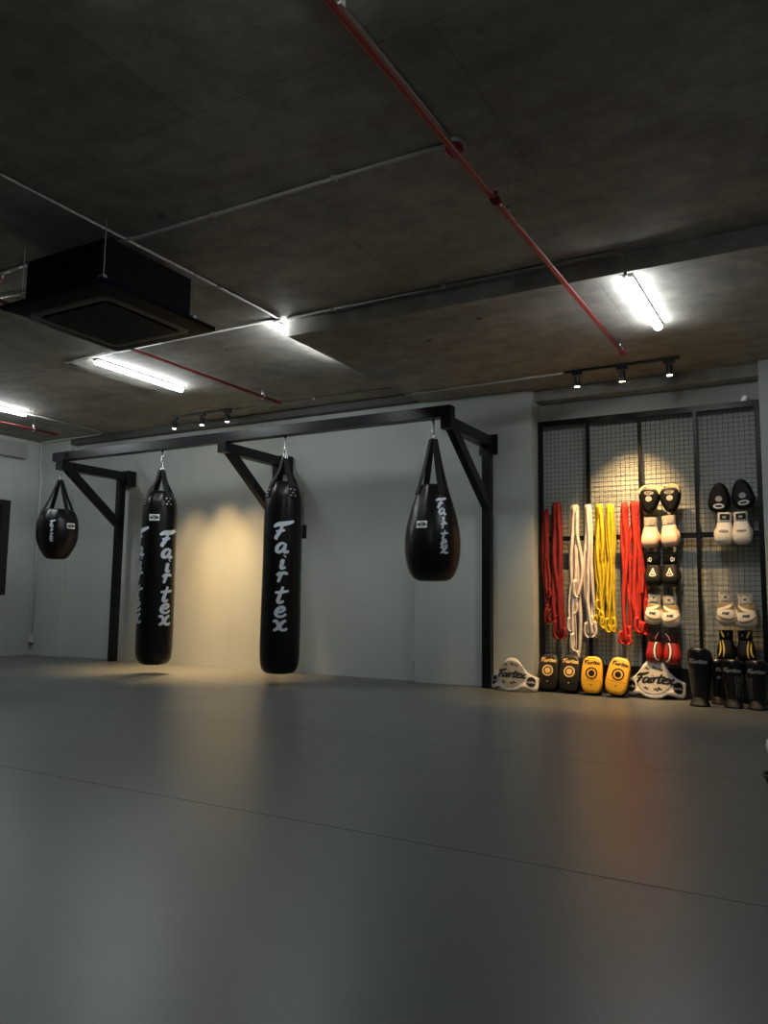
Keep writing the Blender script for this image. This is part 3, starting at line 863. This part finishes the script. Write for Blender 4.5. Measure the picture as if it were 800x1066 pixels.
wrap(-2.035, 1.690, .29, .055, .125, 'wrapwhite', 'longest white hand wrap, its tail reaching down to the dark kick pads', n=6, seed=5, tangle=.45)
wrap(-1.915, 1.688, .49, .048, .085, 'wrapwhite', 'narrower white hand wrap just left of the yellow ones', n=5, seed=9, tangle=.15, drift=.025)
wrap(-1.810, 1.685, .575, .050, .090, 'wrapyellow', 'left yellow hand wrap, hanging next to the white wraps', n=7, seed=12, tangle=.18)
wrap(-1.715, 1.682, .540, .052, .080, 'wrapyellow', 'right yellow hand wrap, hanging next to the scarlet wraps', n=7, seed=14, tangle=.18)
wrap(-1.585, 1.690, .44, .046, .075, 'wrapred2', 'left bright scarlet hand wrap, beside the yellow wraps', n=5, seed=21, tangle=.2, drift=-.005)
wrap(-1.500, 1.695, .53, .062, .10, 'wrapred2', 'right bright scarlet hand wrap, its strands fanning out towards the gloves', n=8, seed=22, tangle=.5, drift=.06)

# ------------------------------------------------------------------ focus mitts
def egg(w, h, k, n=36, e=2.3):
    """outline, wide end down when k>0; origin at centre"""
    out = []
    for i in range(n):
        a = 2*PI*i/n; c, s = math.cos(a), math.sin(a)
        x = math.copysign(abs(c)**(2/e), c)*w/2; z = math.copysign(abs(s)**(2/e), s)*h/2
        x *= 1 - k*(z/(h/2))
        out.append((x, z))
    return out
def mitt(x, z, tilt, flip, label, snake):
    w, h = .168, .235 if snake else .255
    root = empty('focus_mitt', (x, YM-.03, z), rot=(0, tilt, 0), label=label, cat='focus mitt')
    k = -.36 if flip else .26
    lay = [(-.088, .030), (-.085, .018), (-.076, .007), (-.06, 0), (-.035, 0)]
    bm = bmesh.new(); slab(bm, egg(w, h, k), lay); b = obj('hand_cover', bm, 'leatherblack', root)
    bm = bmesh.new(); slab(bm, [(a, c+(.032 if flip else 0)) for a, c in egg(w-(.004), h-(.024 if flip else .006), k)], [(-.080 if flip else -.045, .008), (-.070 if flip else -.040, 0), (-.012, 0), (-.002, .006)])
    obj('target_pad', bm, 'snake' if snake else 'clearcuff', root)
    bpy.context.view_layer.update()
    f = caster(b); f2 = caster(b, off=.002)
    sg = 1 if flip else -1
    bm = bmesh.new()
    disc(bm, f, 0, sg*h*.05, .027, .024); obj('air_mesh', bm, 'padgrey', root)
    bm = bmesh.new()
    if snake:
        disc(bm, f, 0, sg*h*.27, .040, .017, r0=.74, rings=1, mi=0)
        word(bm, 'airtex', lambda u, v: f(u, v+sg*h*.27-.006), .017, .2)
        obj('logo', bm, 'padgrey', root)
    else:
        disc(bm, f, 0, sg*h*.29, .043, .021, mi=0); disc(bm, f2, 0, sg*h*.29, .030, .010, mi=1)
        obj('logo', bm, ['patch', 'blackprint'], root)
    bm = bmesh.new(); disc(bm, f, 0, -sg*h*.30, .012, .012); obj('rivet', bm, 'padblack', root)
    hook(x, z+h/2-.02, .03)
mitt(-1.365, 1.690, .05, True, 'black focus mitt with a snakeskin top rim, left one beside the scarlet wrap', True)
mitt(-1.190, 1.690, -.05, True, 'black focus mitt with a snakeskin top rim, right one of the pair', True)
mitt(-.800, 1.685, .04, False, 'plain black focus mitt standing narrow end up, left of its pair near the right edge', False)
mitt(-.622, 1.705, -.12, False, 'plain black focus mitt nearest the right upright of the rack', False)

# ------------------------------------------------------------------ boxing gloves
def glove(x, z, style, side, label, group, tilt=0.0, s=1.0, rz=0.0):
    """side: +1 thumb to the right, -1 to the left. Hangs fist down; origin at the bottom of the fist."""
    root = empty('boxing_glove', (x, YM-.085, z), rot=(0, tilt, rz), label=label, cat='boxing glove', group=group)
    body, cuff = {'beige': ('leatherbeige', 'clearcuff'), 'white': ('leatherwhite', 'leatherwhite'), 'black': ('leatherolive', 'leatherblack'),
                  'gold': ('leatherwhite', 'leatherwhite'), 'red': ('leatherred', 'darkred'), 'kgold': ('leatherblack', 'leatherblack')}[style]
    R = [(0.000, .050, .040, -.010), (.005, .100, .074, -.010), (.018, .130, .104, -.010), (.044, .148, .122, -.008), (.080, .150, .126, -.004),
         (.112, .142, .112, 0), (.140, .130, .100, .003), (.165, .120, .090, .006), (.182, .112, .084, .008), (.192, .104, .078, .008)]
    bm = bmesh.new()
    rings = [[(p[0]*s, p[1]*s, p[2]*s) for p in superellipse(0, yo, zz, w, d, 24, 3.1)] for zz, w, d, yo in R]
    loft(bm, rings); b = obj('glove_body', bm, body, root, sub=1)
    # thumb on the inner side
    bm = bmesh.new()
    path = catmull([Vector((side*.040, .004, .150))*s, Vector((side*.056, .010, .115))*s, Vector((side*.060, .010, .080))*s, Vector((side*.052, .006, .050))*s], 4)
    tube(bm, path, .02, 14, radii=[s*(.012+.012*math.sin(PI*min(1, .15+.75*i/(len(path)-1)))) for i in range(len(path))])
    obj('thumb', bm, body if style != 'red' else 'leatherred', root, sub=1)
    # cuff
    bm = bmesh.new()
    C = [(.186, .100, .076), (.190, .108, .082), (.225, .108, .084), (.262, .112, .086), (.268, .110, .084), (.268, .094, .070), (.240, .090, .064)]
    loft(bm, [[(p[0]*s, p[1]*s, p[2]*s) for p in superellipse(0, .006, zz, w, d, 24, 2.9)] for zz, w, d in C])
    c = obj('cuff', bm, cuff, root, sharp=40)
    bpy.context.view_layer.update()
    fb, fb2 = caster(b), caster(b, off=.002); fc, fc2 = caster(c), caster(c, off=.0022)
    def part(name, m, fn, parent=root):
        bm = bmesh.new(); fn(bm)
        if len(bm.faces): return obj(name, bm, m, parent)
        bm.free()
    def tri(bm, f, cxx, cz, w, h, fill=True, mi=0):
        for k in range(6 if fill else 0):
            a0, a1 = k/6, (k+1)/6
            p = [f(cxx-w/2*(1-a0), cz+h*a0), f(cxx+w/2*(1-a0), cz+h*a0), f(cxx+w/2*(1-a1)+1e-5, cz+h*a1), f(cxx-w/2*(1-a1), cz+h*a1)]
            if all(q is not None for q in p): bm.faces.new([bm.verts.new(q) for q in p]).material_index = mi
    if style == 'beige':
        part('logo', 'leatherwhite', lambda bm: (tri(bm, fb, 0, .095, .040, .052), band(bm, fb, [(-.022, .094), (0, .089), (.022, .094)], .006)))
        part('wrist_strap', 'clearcuff', lambda bm: (disc(bm, fc, side*.018, .228, .024, .026, r0=.55, rings=1)))
        part('strap_tab', 'leatherbeige', lambda bm: quadgrid(bm, fc, -side*.044, -side*.008, .196, .258, shear=.2*side))
    if style == 'white':
        part('wrist_label', ['blackprint', 'patch'], lambda bm: (quadgrid(bm, fc, -.034, .040, .205, .254), word(bm, 'ai', lambda u, v: fc2(u, v+.222), .022, .2, mi=1)))
        part('logo', ['blackprint', 'patch'], lambda bm: (disc(bm, fb, 0, .108, .036, .013, r0=.76, rings=1), disc(bm, fb, 0, .108, .024, .005)))
    if style == 'black':
        def lg(bm):
            band(bm, fb, [(-.026, .098), (-.010, .130), (0, .158)], .008, taper=False); band(bm, fb, [(.026, .098), (.010, .130), (0, .158)], .008, taper=False)
            band(bm, fb, [(-.028, .097), (0, .091), (.028, .097)], .009)
        part('logo', 'leatherwhite', lg)
        part('logo_inlay', 'padgrey', lambda bm: tri(bm, fb, 0, .102, .030, .030))
        part('wrist_logo', 'patch', lambda bm: (disc(bm, fc, side*.022, .232, .012, .020, r0=.5, rings=1), band(bm, fc, [(side*.044, .250), (side*.038, .232), (side*.042, .214)], .006)))
    if style == 'gold':
        # gold band below the cuff, dark swoosh, white strap
        def gb(bm):
            quadgrid(bm, fb, -.075, .075, .128, .190, nu=30, nv=8)
        part('gold_band', 'gold', gb)
        part('white_swoosh', 'leatherwhite', lambda bm: band(bm, fb2, [(side*.054, .186), (side*.030, .158), (-side*.010, .138), (-side*.062, .132)], .026))
        part('dark_swoosh', 'gold', lambda bm: band(bm, fb, [(-side*.070, .088), (-side*.040, .062), (0, .048), (side*.034, .047), (side*.068, .062)], .018))
        part('logo', 'blackprint', lambda bm: word(bm, 'ANE', lambda u, v: fb2(u, v+.086), .026, .24, kern=.9))
        if side > 0 or True:
            part('wrist_label', ['leatherwhite', 'gold', 'blackprint'], lambda bm: (disc(bm, fc, 0, .230, .048, .033), disc(bm, fc2, 0, .230, .040, .025, mi=1, r0=.93, rings=1), word(bm, 'NE', lambda u, v: fc2(u, v+.222), .018, .24, mi=2)))
        part('cuff_lining', 'blackprint', lambda bm: quadgrid(bm, fc, -.045, .045, .258, .266, nv=1))
    if style == 'red':
        def st(bm):
            for off, mi, w_ in ((0, 0, .013), (.013, 1, .008), (-.013, 1, .006)):
                q = side
                band(bm, fb2 if mi == 0 else fb, [(q*(.046+off), .030), (q*(.028+off*.8), .034), (q*(.014+off), .058), (q*(.006+off), .11), (q*(.012+off), .160), (q*(.030+off), .186)], w_, mi=mi, taper=False)
        part('stripes', ['leatherwhite', 'blackprint'], st)
        part('cuff_band', 'blackprint', lambda bm: quadgrid(bm, fc, -.048, .048, .250, .264, nv=1))
        part('strap_edge', 'leatherwhite', lambda bm: (band(bm, fc, [(side*.048, .258), (side*.030, .246), (side*.018, .225), (side*.010, .200)], .006, taper=False)))
    if style == 'kgold':
        q = -side
        part('stripes', 'yellowtrim', lambda bm: (band(bm, fb, [(q*.026, .186), (q*.016, .140), (q*.012, .090), (q*.018, .045)], .012), band(bm, fb, [(q*.044, .176), (q*.038, .130), (q*.040, .085), (q*.056, .050)], .012)))
        part('cuff_stripe', 'yellowtrim', lambda bm: band(bm, fc, [(q*.038, .258), (q*.026, .236), (q*.014, .206)], .013, taper=False))
        part('cuff_logo', 'padgrey', lambda bm: band(bm, fc, [(-q*.012, .215), (-q*.018, .238), (-q*.026, .214)], .003))
    hook(x, z+.262*s, .02)
    return root
GR = 'training gloves on the rack'
glove(-1.365, 1.272, 'beige', 1, 'beige boxing glove with white triangle, left of the pair under the snakeskin mitts', None, .03)
glove(-1.195, 1.282, 'beige', 1, 'beige boxing glove with white triangle, right of the pair under the snakeskin mitts', None, -.06)
glove(-.775, 1.290, 'white', -1, 'white boxing glove with black cuff label, left one below the plain black mitts', None, .05)
glove(-.630, 1.290, 'white', 1, 'white boxing glove with black cuff label, right one below the plain black mitts', None, -.05)
glove(-1.345, .942, 'black', -1, 'black boxing glove with a cream triangle outline, left of its pair', None, .02)
glove(-1.198, .942, 'black', 1, 'black boxing glove with a cream triangle outline, right of its pair', None, -.04, 1.02)
glove(-1.358, .622, 'gold', 1, 'white and gold boxing glove just above the red ones, nearest the scarlet wrap', None, .07, .95)
glove(-1.203, .602, 'gold', -1, 'white and gold boxing glove above the red ones, right of the pair', None, -.06, 1.0)
glove(-.775, .632, 'gold', 1, 'white and gold boxing glove at right, left of the pair under two empty hooks', None, .0, 1.0)
glove(-.618, .612, 'gold', -1, 'white and gold boxing glove nearest the right upright of the rack', None, -.05, 1.02)
glove(-1.352, .300, 'red', 1, 'red boxing glove with white curved stripe, left of the pair above the white belly pad', None, 0.02, .95)
glove(-1.205, .290, 'red', -1, 'red boxing glove with white curved stripe, right of the pair above the white belly pad', None, -.02, .97)
glove(-.785, .330, 'kgold', 1, 'black boxing glove with yellow stripes, left of the pair above the shin guards', None, 0.0, .97)
glove(-.630, .325, 'kgold', -1, 'black boxing glove with yellow stripes, right of the pair above the shin guards', None, -.05, 1.0)
hook(-.775, 1.118, .05); hook(-.640, 1.118, .05)

# ------------------------------------------------------------------ kick pads
def kick_pad(x, y, rz, roll, style, label, lean=-.30):
    root = empty('kick_pad', (x, y, 0), rot=(0, 0, rz), label=label, cat='kick pad')
    face, ringm = ('paddark', 'tan') if style == 'dark' else ('padyellow', 'padblack')
    w, h = .184, .318
    n = 44; ol = []
    for i in range(n):
        a = 2*PI*i/n; c, s = math.cos(a), math.sin(a); e = 3.6
        X = math.copysign(abs(c)**(2/e), c)*w/2; Z = math.copysign(abs(s)**(2/e), s)*h/2
        X *= 1-.05*(Z/(h/2)) - .08*max(0, abs(Z)/(h/2)-.5)
        ol.append((X, Z))
    T = Matrix.Rotation(lean, 4, 'X') @ Matrix.Rotation(roll, 4, 'Y') @ Matrix.Translation((0, 0, h/2))
    # lean back about the bottom edge, then drop so the lowest point touches the floor
    def warp(p):
        zz = p.z/(h/2)
        return T @ Vector((p.x, p.y + .020*zz*zz, p.z))
    def seat(b):
        lo = min((v.co.z for v in b.verts)); 
        for v in b.verts: v.co.z -= lo
        return lo
    bm = bmesh.new()
    slab(bm, ol, [(-.052, .014), (-.048, .006), (-.040, .001), (-.026, 0), (-.020, .002)], warp=warp)
    bk = bmesh.new(); slab(bk, outline_offset(ol, -.003), [(-.022, .003), (-.016, 0), (.048, .0), (.056, .008)], warp=warp)
    lo = seat(bk)
    for v in bm.verts: v.co.z -= lo
    b = obj('striking_face', bm, face, root); obj('backing', bk, 'padblack', root)
    bpy.context.view_layer.update()
    # print, placed along the leaning face
    cl = math.cos(lean); cr, sr = math.cos(roll), math.sin(roll)
    f0 = caster(b)
    def f(u, v):
        X = u*cr + v*sr; Z = (-u*sr + v*cr)*cl
        return f0(X, Z-lo)
    def part(nm, m, fn):
        bm = bmesh.new(); fn(bm); obj(nm, bm, m, root)
    part('logo', ringm, lambda bm: word(bm, 'Fairtex', lambda u, v: f(u, v+h*.80), .032, .20, kern=.78))
    zc_ = h*.56
    def tg(bm):
        if style == 'dark':
            disc(bm, f, 0, zc_, .050, .050, r0=.74, rings=1); disc(bm, f, 0, zc_, .026, .026)
        else:
            disc(bm, f, 0, zc_, .052, .052, r0=.78, rings=1); disc(bm, f, 0, zc_, .026, .026)
        disc(bm, f, 0, h*.25, .006, .006, rings=1)
    part('target_print', ringm, tg)
    bm = bmesh.new()
    band(bm, lambda u, v: f(u, v), [(-.078, h*.37), (0, h*.36), (.078, h*.37)], .0015, taper=False)
    obj('stitch_line', bm, 'padblack', root)
    bm = bmesh.new()
    for zz in (.35, .62):
        p = [T @ Vector((sx*.06, .058+dy, (zz-.5)*h)) - Vector((0, 0, lo)) for sx, dy in ((-1, 0), (-.8, .014), (.8, .014), (1, 0))]
        tube(bm, p, .008, 8)
    obj('forearm_strap', bm, 'webbing', root)
    return root
kick_pad(-2.265, 6.965, .02, 0.0, 'dark', 'black kick pad with tan target rings, next to the left belly pad', lean=-.26)
kick_pad(-2.070, 6.955, .02, 0.03, 'dark', 'black kick pad with tan target rings, touching the yellow one', lean=-.26)
kick_pad(-1.860, 6.925, .03, 0.0, 'yellow', 'upright yellow kick pad with black target, beside the black kick pads', lean=-.24)
kick_pad(-1.664, 6.905, .12, .19, 'yellow', 'yellow kick pad tilted to the right, beside the right white belly pad', lean=-.28)

# ------------------------------------------------------------------ belly pads
def belly_pad(x, y, rz, label, s=1.0, lean=-.20, pale=False, sz=1.13):
    root = empty('belly_pad', (x, y, 0), rot=(0, 0, rz), label=label, cat='belly pad')
    half = [(0, .308), (.040, .300), (.085, .262), (.125, .212), (.165, .178), (.215, .158), (.262, .148), (.275, .132), (.272, .060), (.262, .028), (.225, .022), (.165, .032), (.110, .034), (.070, .012), (.030, .003), (0, 0)]
    pts = [(a*s, b*s*sz) for a, b in half] + [(-a*s, b*s*sz) for a, b in reversed(half[1:-1])]
    ol = [tuple(p) for p in catmull([Vector(p) for p in pts], 3, closed=True)]
    Rb = .27*s
    Tl = Matrix.Rotation(lean, 4, 'X')
    def warp(p):
        a = p.x/Rb
        r = Rb - p.y
        return Tl @ Vector((r*math.sin(a), Rb - r*math.cos(a), p.z))
    bm = bmesh.new(); slab(bm, ol, [(-.030, .030), (-.034, .022), (-.026, .012), (-.028, .006), (-.018, 0), (.022, 0), (.028, .006)], warp=warp)
    lo = min(v.co.z for v in bm.verts)
    for v in bm.verts: v.co.z -= lo
    b = obj('pad_body', bm, 'padwhite', root)
    bpy.context.view_layer.update()
    def fm(off):
        def f(u, v):
            # follow the curved face
            p = warp(Vector((u, -.0345-off, v))); return p - Vector((0, 0, lo))
        return f
    f, f2 = fm(.001), fm(.0024)
    def part(nm, m, fn):
        bm = bmesh.new(); fn(bm); obj(nm, bm, m, root)
    part('printed_oval', 'padpale' if pale else 'padgrey', lambda bm: disc(bm, f, 0, .165*s, .130*s, .128*s, rings=5, n=40))
    part('logo', 'blackprint', lambda bm: word(bm, 'Fairtex', lambda u, v: f2(u-.002, v+.132*s), (.080 if pale else .072)*s, .20, kern=.64, slant=.1))
    def marks(bm):
        for cu, cv in ((-.050, .255), (.010, .262), (.050, .250), (-.055, .085), (.045, .085), (.02, .075)):
            band(bm, f2, [((cu-.018)*s, (cv-.008)*s), ((cu-.004)*s, (cv+.012)*s), ((cu+.004)*s, (cv-.008)*s), ((cu+.020)*s, (cv+.008)*s)], .008*s)
            band(bm, f2, [((cu-.02)*s, (cv+.008)*s), ((cu)*s, (cv+.002)*s), ((cu+.018)*s, (cv-.012)*s)], .006*s)
    part('ornament', 'blackprint', marks)
    for sg in (-1, 1):
        def badge(bm):
            disc(bm, f, sg*.190*s, .105*s, .042*s, .048*s, mi=0)
            word(bm, 'airtex', lambda u, v: f2(sg*.190*s+u, .092*s+v), .024*s, .22, mi=1, kern=.7)
        part('side_badge', ['blackprint', 'padgrey'], badge)
    bm = bmesh.new()
    for sg in (-1, 1):
        for cv in (.125, .045):
            disc(bm, f, sg*.255*s, cv*s, .006*s, .006*s, rings=1)
    obj('eyelets', bm, 'galv', root)
    return root
belly_pad(-2.560, 6.80, -.05, 'white belly pad leaning in front of the grey column beside the black post', s=.90, sz=1.06)
belly_pad(-1.355, 6.985, .03, 'white belly pad standing below the red boxing gloves', s=.96, pale=True)

# ------------------------------------------------------------------ shin guards
def shin_guard(x, y, rz, label, side, s=1.0, patch=False, H=.43):
    root = empty('shin_guard', (x, y, 0), rz, label=label, cat='shin guard')
    def ringpts(z, r, ang, dy, th=.016, n=18):
        o_ = [(r*math.sin(-ang+2*ang*k/n), dy-r*math.cos(-ang+2*ang*k/n), z) for k in range(n+1)]
        i_ = [((r-th)*math.sin(ang-2*ang*k/n), dy-(r-th)*math.cos(ang-2*ang*k/n), z) for k in range(n+1)]
        return o_+i_
    bm = bmesh.new(); rings = []
    for t, r, ang in ((.09, .052, 1.5), (.14, .056, 1.65), (.35, .066, 1.75), (.55, .076, 1.8), (.75, .082, 1.75), (.88, .084, 1.6), (.95, .080, 1.3), (.985, .072, .95), (1.0, .062, .6)):
        rings.append(ringpts(H*t, r*s, ang, .012*(1-t)-.0+.02*t*0))
    loft(bm, rings); b = obj('shin_shell', bm, 'shin', root, sharp=60)
    bm = bmesh.new()
    loft(bm, [superellipse(0, -.030*s, z*s, w*s, d*s, 24, 2.4) for z, w, d in ((0, .126, .108), (.005, .138, .120), (.014, .136, .118), (.030, .120, .100), (.050, .104, .084), (.066, .092, .070))])
    for v in bm.verts: v.co.y += .02*s*min(1, v.co.z/.08)
    ft = obj('foot_guard', bm, 'shinfoot', root, sub=1)
    bpy.context.view_layer.update()
    f = caster(b)
    bm = bmesh.new(); word(bm, 'Fairtex', lambda u, v: f(u, v+H*.74), .027*s, .24, kern=.78, slant=.15)
    obj('logo', bm, 'padgrey', root)
    bm = bmesh.new()
    for i in range(13):
        for j in range(1 + (3 if not patch else 1)*(1 if i > 1 else 0)):
            disc(bm, f, side*(.068-.013*j)*s, H*(.70-.040*i)+.006*(j % 2), .0038, .0026, rings=1, n=8)
    obj('dotted_grip', bm, 'greydot', root)
    bm = bmesh.new()
    for zt in (.42, .78):
        pts = [(.080*s*math.sin(a), .02-.080*s*math.cos(a), H*zt) for a in [1.5+ (2*PI-3.0)*k/10 for k in range(11)]]
        rings = [[(px, py, pz-.025), (px*1.05, py, pz-.025), (px*1.05, py, pz+.025), (px, py, pz+.025)] for px, py, pz in pts]
        loft(bm, rings)
    obj('calf_strap', bm, 'webbing', root, smooth=False)
    if patch:
        bm = bmesh.new(); disc(bm, f, side*-.03, H*.60, .012, .012, r0=.4, rings=1); obj('strap_badge', bm, 'padgrey', root)
    return root
shin_guard(-.955, 6.77, -.10, 'black shin guard with dotted left edge, standing next to the right belly pad', -1, 1.12, H=.455)
shin_guard(-.855, 6.985, .75, 'black shin guard turned sideways, half hidden behind the one beside the belly pad', 1, .95, patch=True, H=.36)
shin_guard(-.715, 6.82, -.12, 'glossy black shin guard with dotted right edge, left of the pair at the right corner', 1, 1.06, H=.375)
shin_guard(-.545, 6.80, -.05, 'glossy black shin guard cut by the right edge, rightmost of the floor gear', -1, 1.06, H=.375)

# ------------------------------------------------------------------ things cut off by the right edge
root = empty('tapered_tub', (-.182, 3.84, 0), label='shallow black tapered tub on the mat, almost wholly beyond the right edge', cat='tub')
root.scale = (1, 1, .64)
bm = bmesh.new(); lathe(bm, [(.001, .0), (.085, 0), (.092, .012), (.112, .105), (.116, .107), (.122, .125), (.112, .127), (.106, .10), (.084, .02), (.001, .018)], 32, cap=False); obj('tub_body', bm, 'blackplastic', root, sharp=40)
bm = bmesh.new(); torus(bm, (0, 0, .126), .118, .006, 'z', n=32); obj('tub_rim', bm, 'blackplastic', root)
bm = bmesh.new(); lathe(bm, [(.001, 0), (.03, .003), (.055, .02), (.066, .055), (.06, .09), (.036, .114), (.001, .12)], 28, cap=False)
o = obj('training_ball', bm, 'padwhite'); o.location = (-.285, 4.72, 0)
tag(o, 'small white ball on the mat, only its edge showing at the right side', 'ball')

# ------------------------------------------------------------------ world, camera, view
w_ = bpy.data.worlds.new('world'); sc.world = w_; w_.use_nodes = True
w_.node_tree.nodes['Background'].inputs[0].default_value = (0.02, 0.022, 0.026, 1)
w_.node_tree.nodes['Background'].inputs[1].default_value = 0.2

f_, p_, y_, r_ = 818.2, .1114026, -.5194584, .0131221
F0 = Vector((math.sin(y_), math.cos(y_), 0)); R0 = Vector((math.cos(y_), -math.sin(y_), 0)); U0 = Vector((0, 0, 1))
F = F0*math.cos(p_)+U0*math.sin(p_); U1 = U0*math.cos(p_)-F0*math.sin(p_)
R = R0*math.cos(r_)+U1*math.sin(r_); U = U1*math.cos(r_)-R0*math.sin(r_)
cd = bpy.data.cameras.new('camera'); cam = bpy.data.objects.new('camera', cd); COL.objects.link(cam)
cd.sensor_fit = 'HORIZONTAL'; cd.sensor_width = 36; cd.lens = 36*f_/800; cd.clip_start = .02
m4 = Matrix((R, U, -F)).transposed().to_4x4(); m4.translation = (0, 0, .8)
cam.matrix_world = m4
sc.camera = cam

sc.view_settings.view_transform = 'Standard'; sc.view_settings.look = 'None'
sc.view_settings.gamma = 1; sc.view_settings.use_curve_mapping = False
sc.view_settings.exposure = 2.55
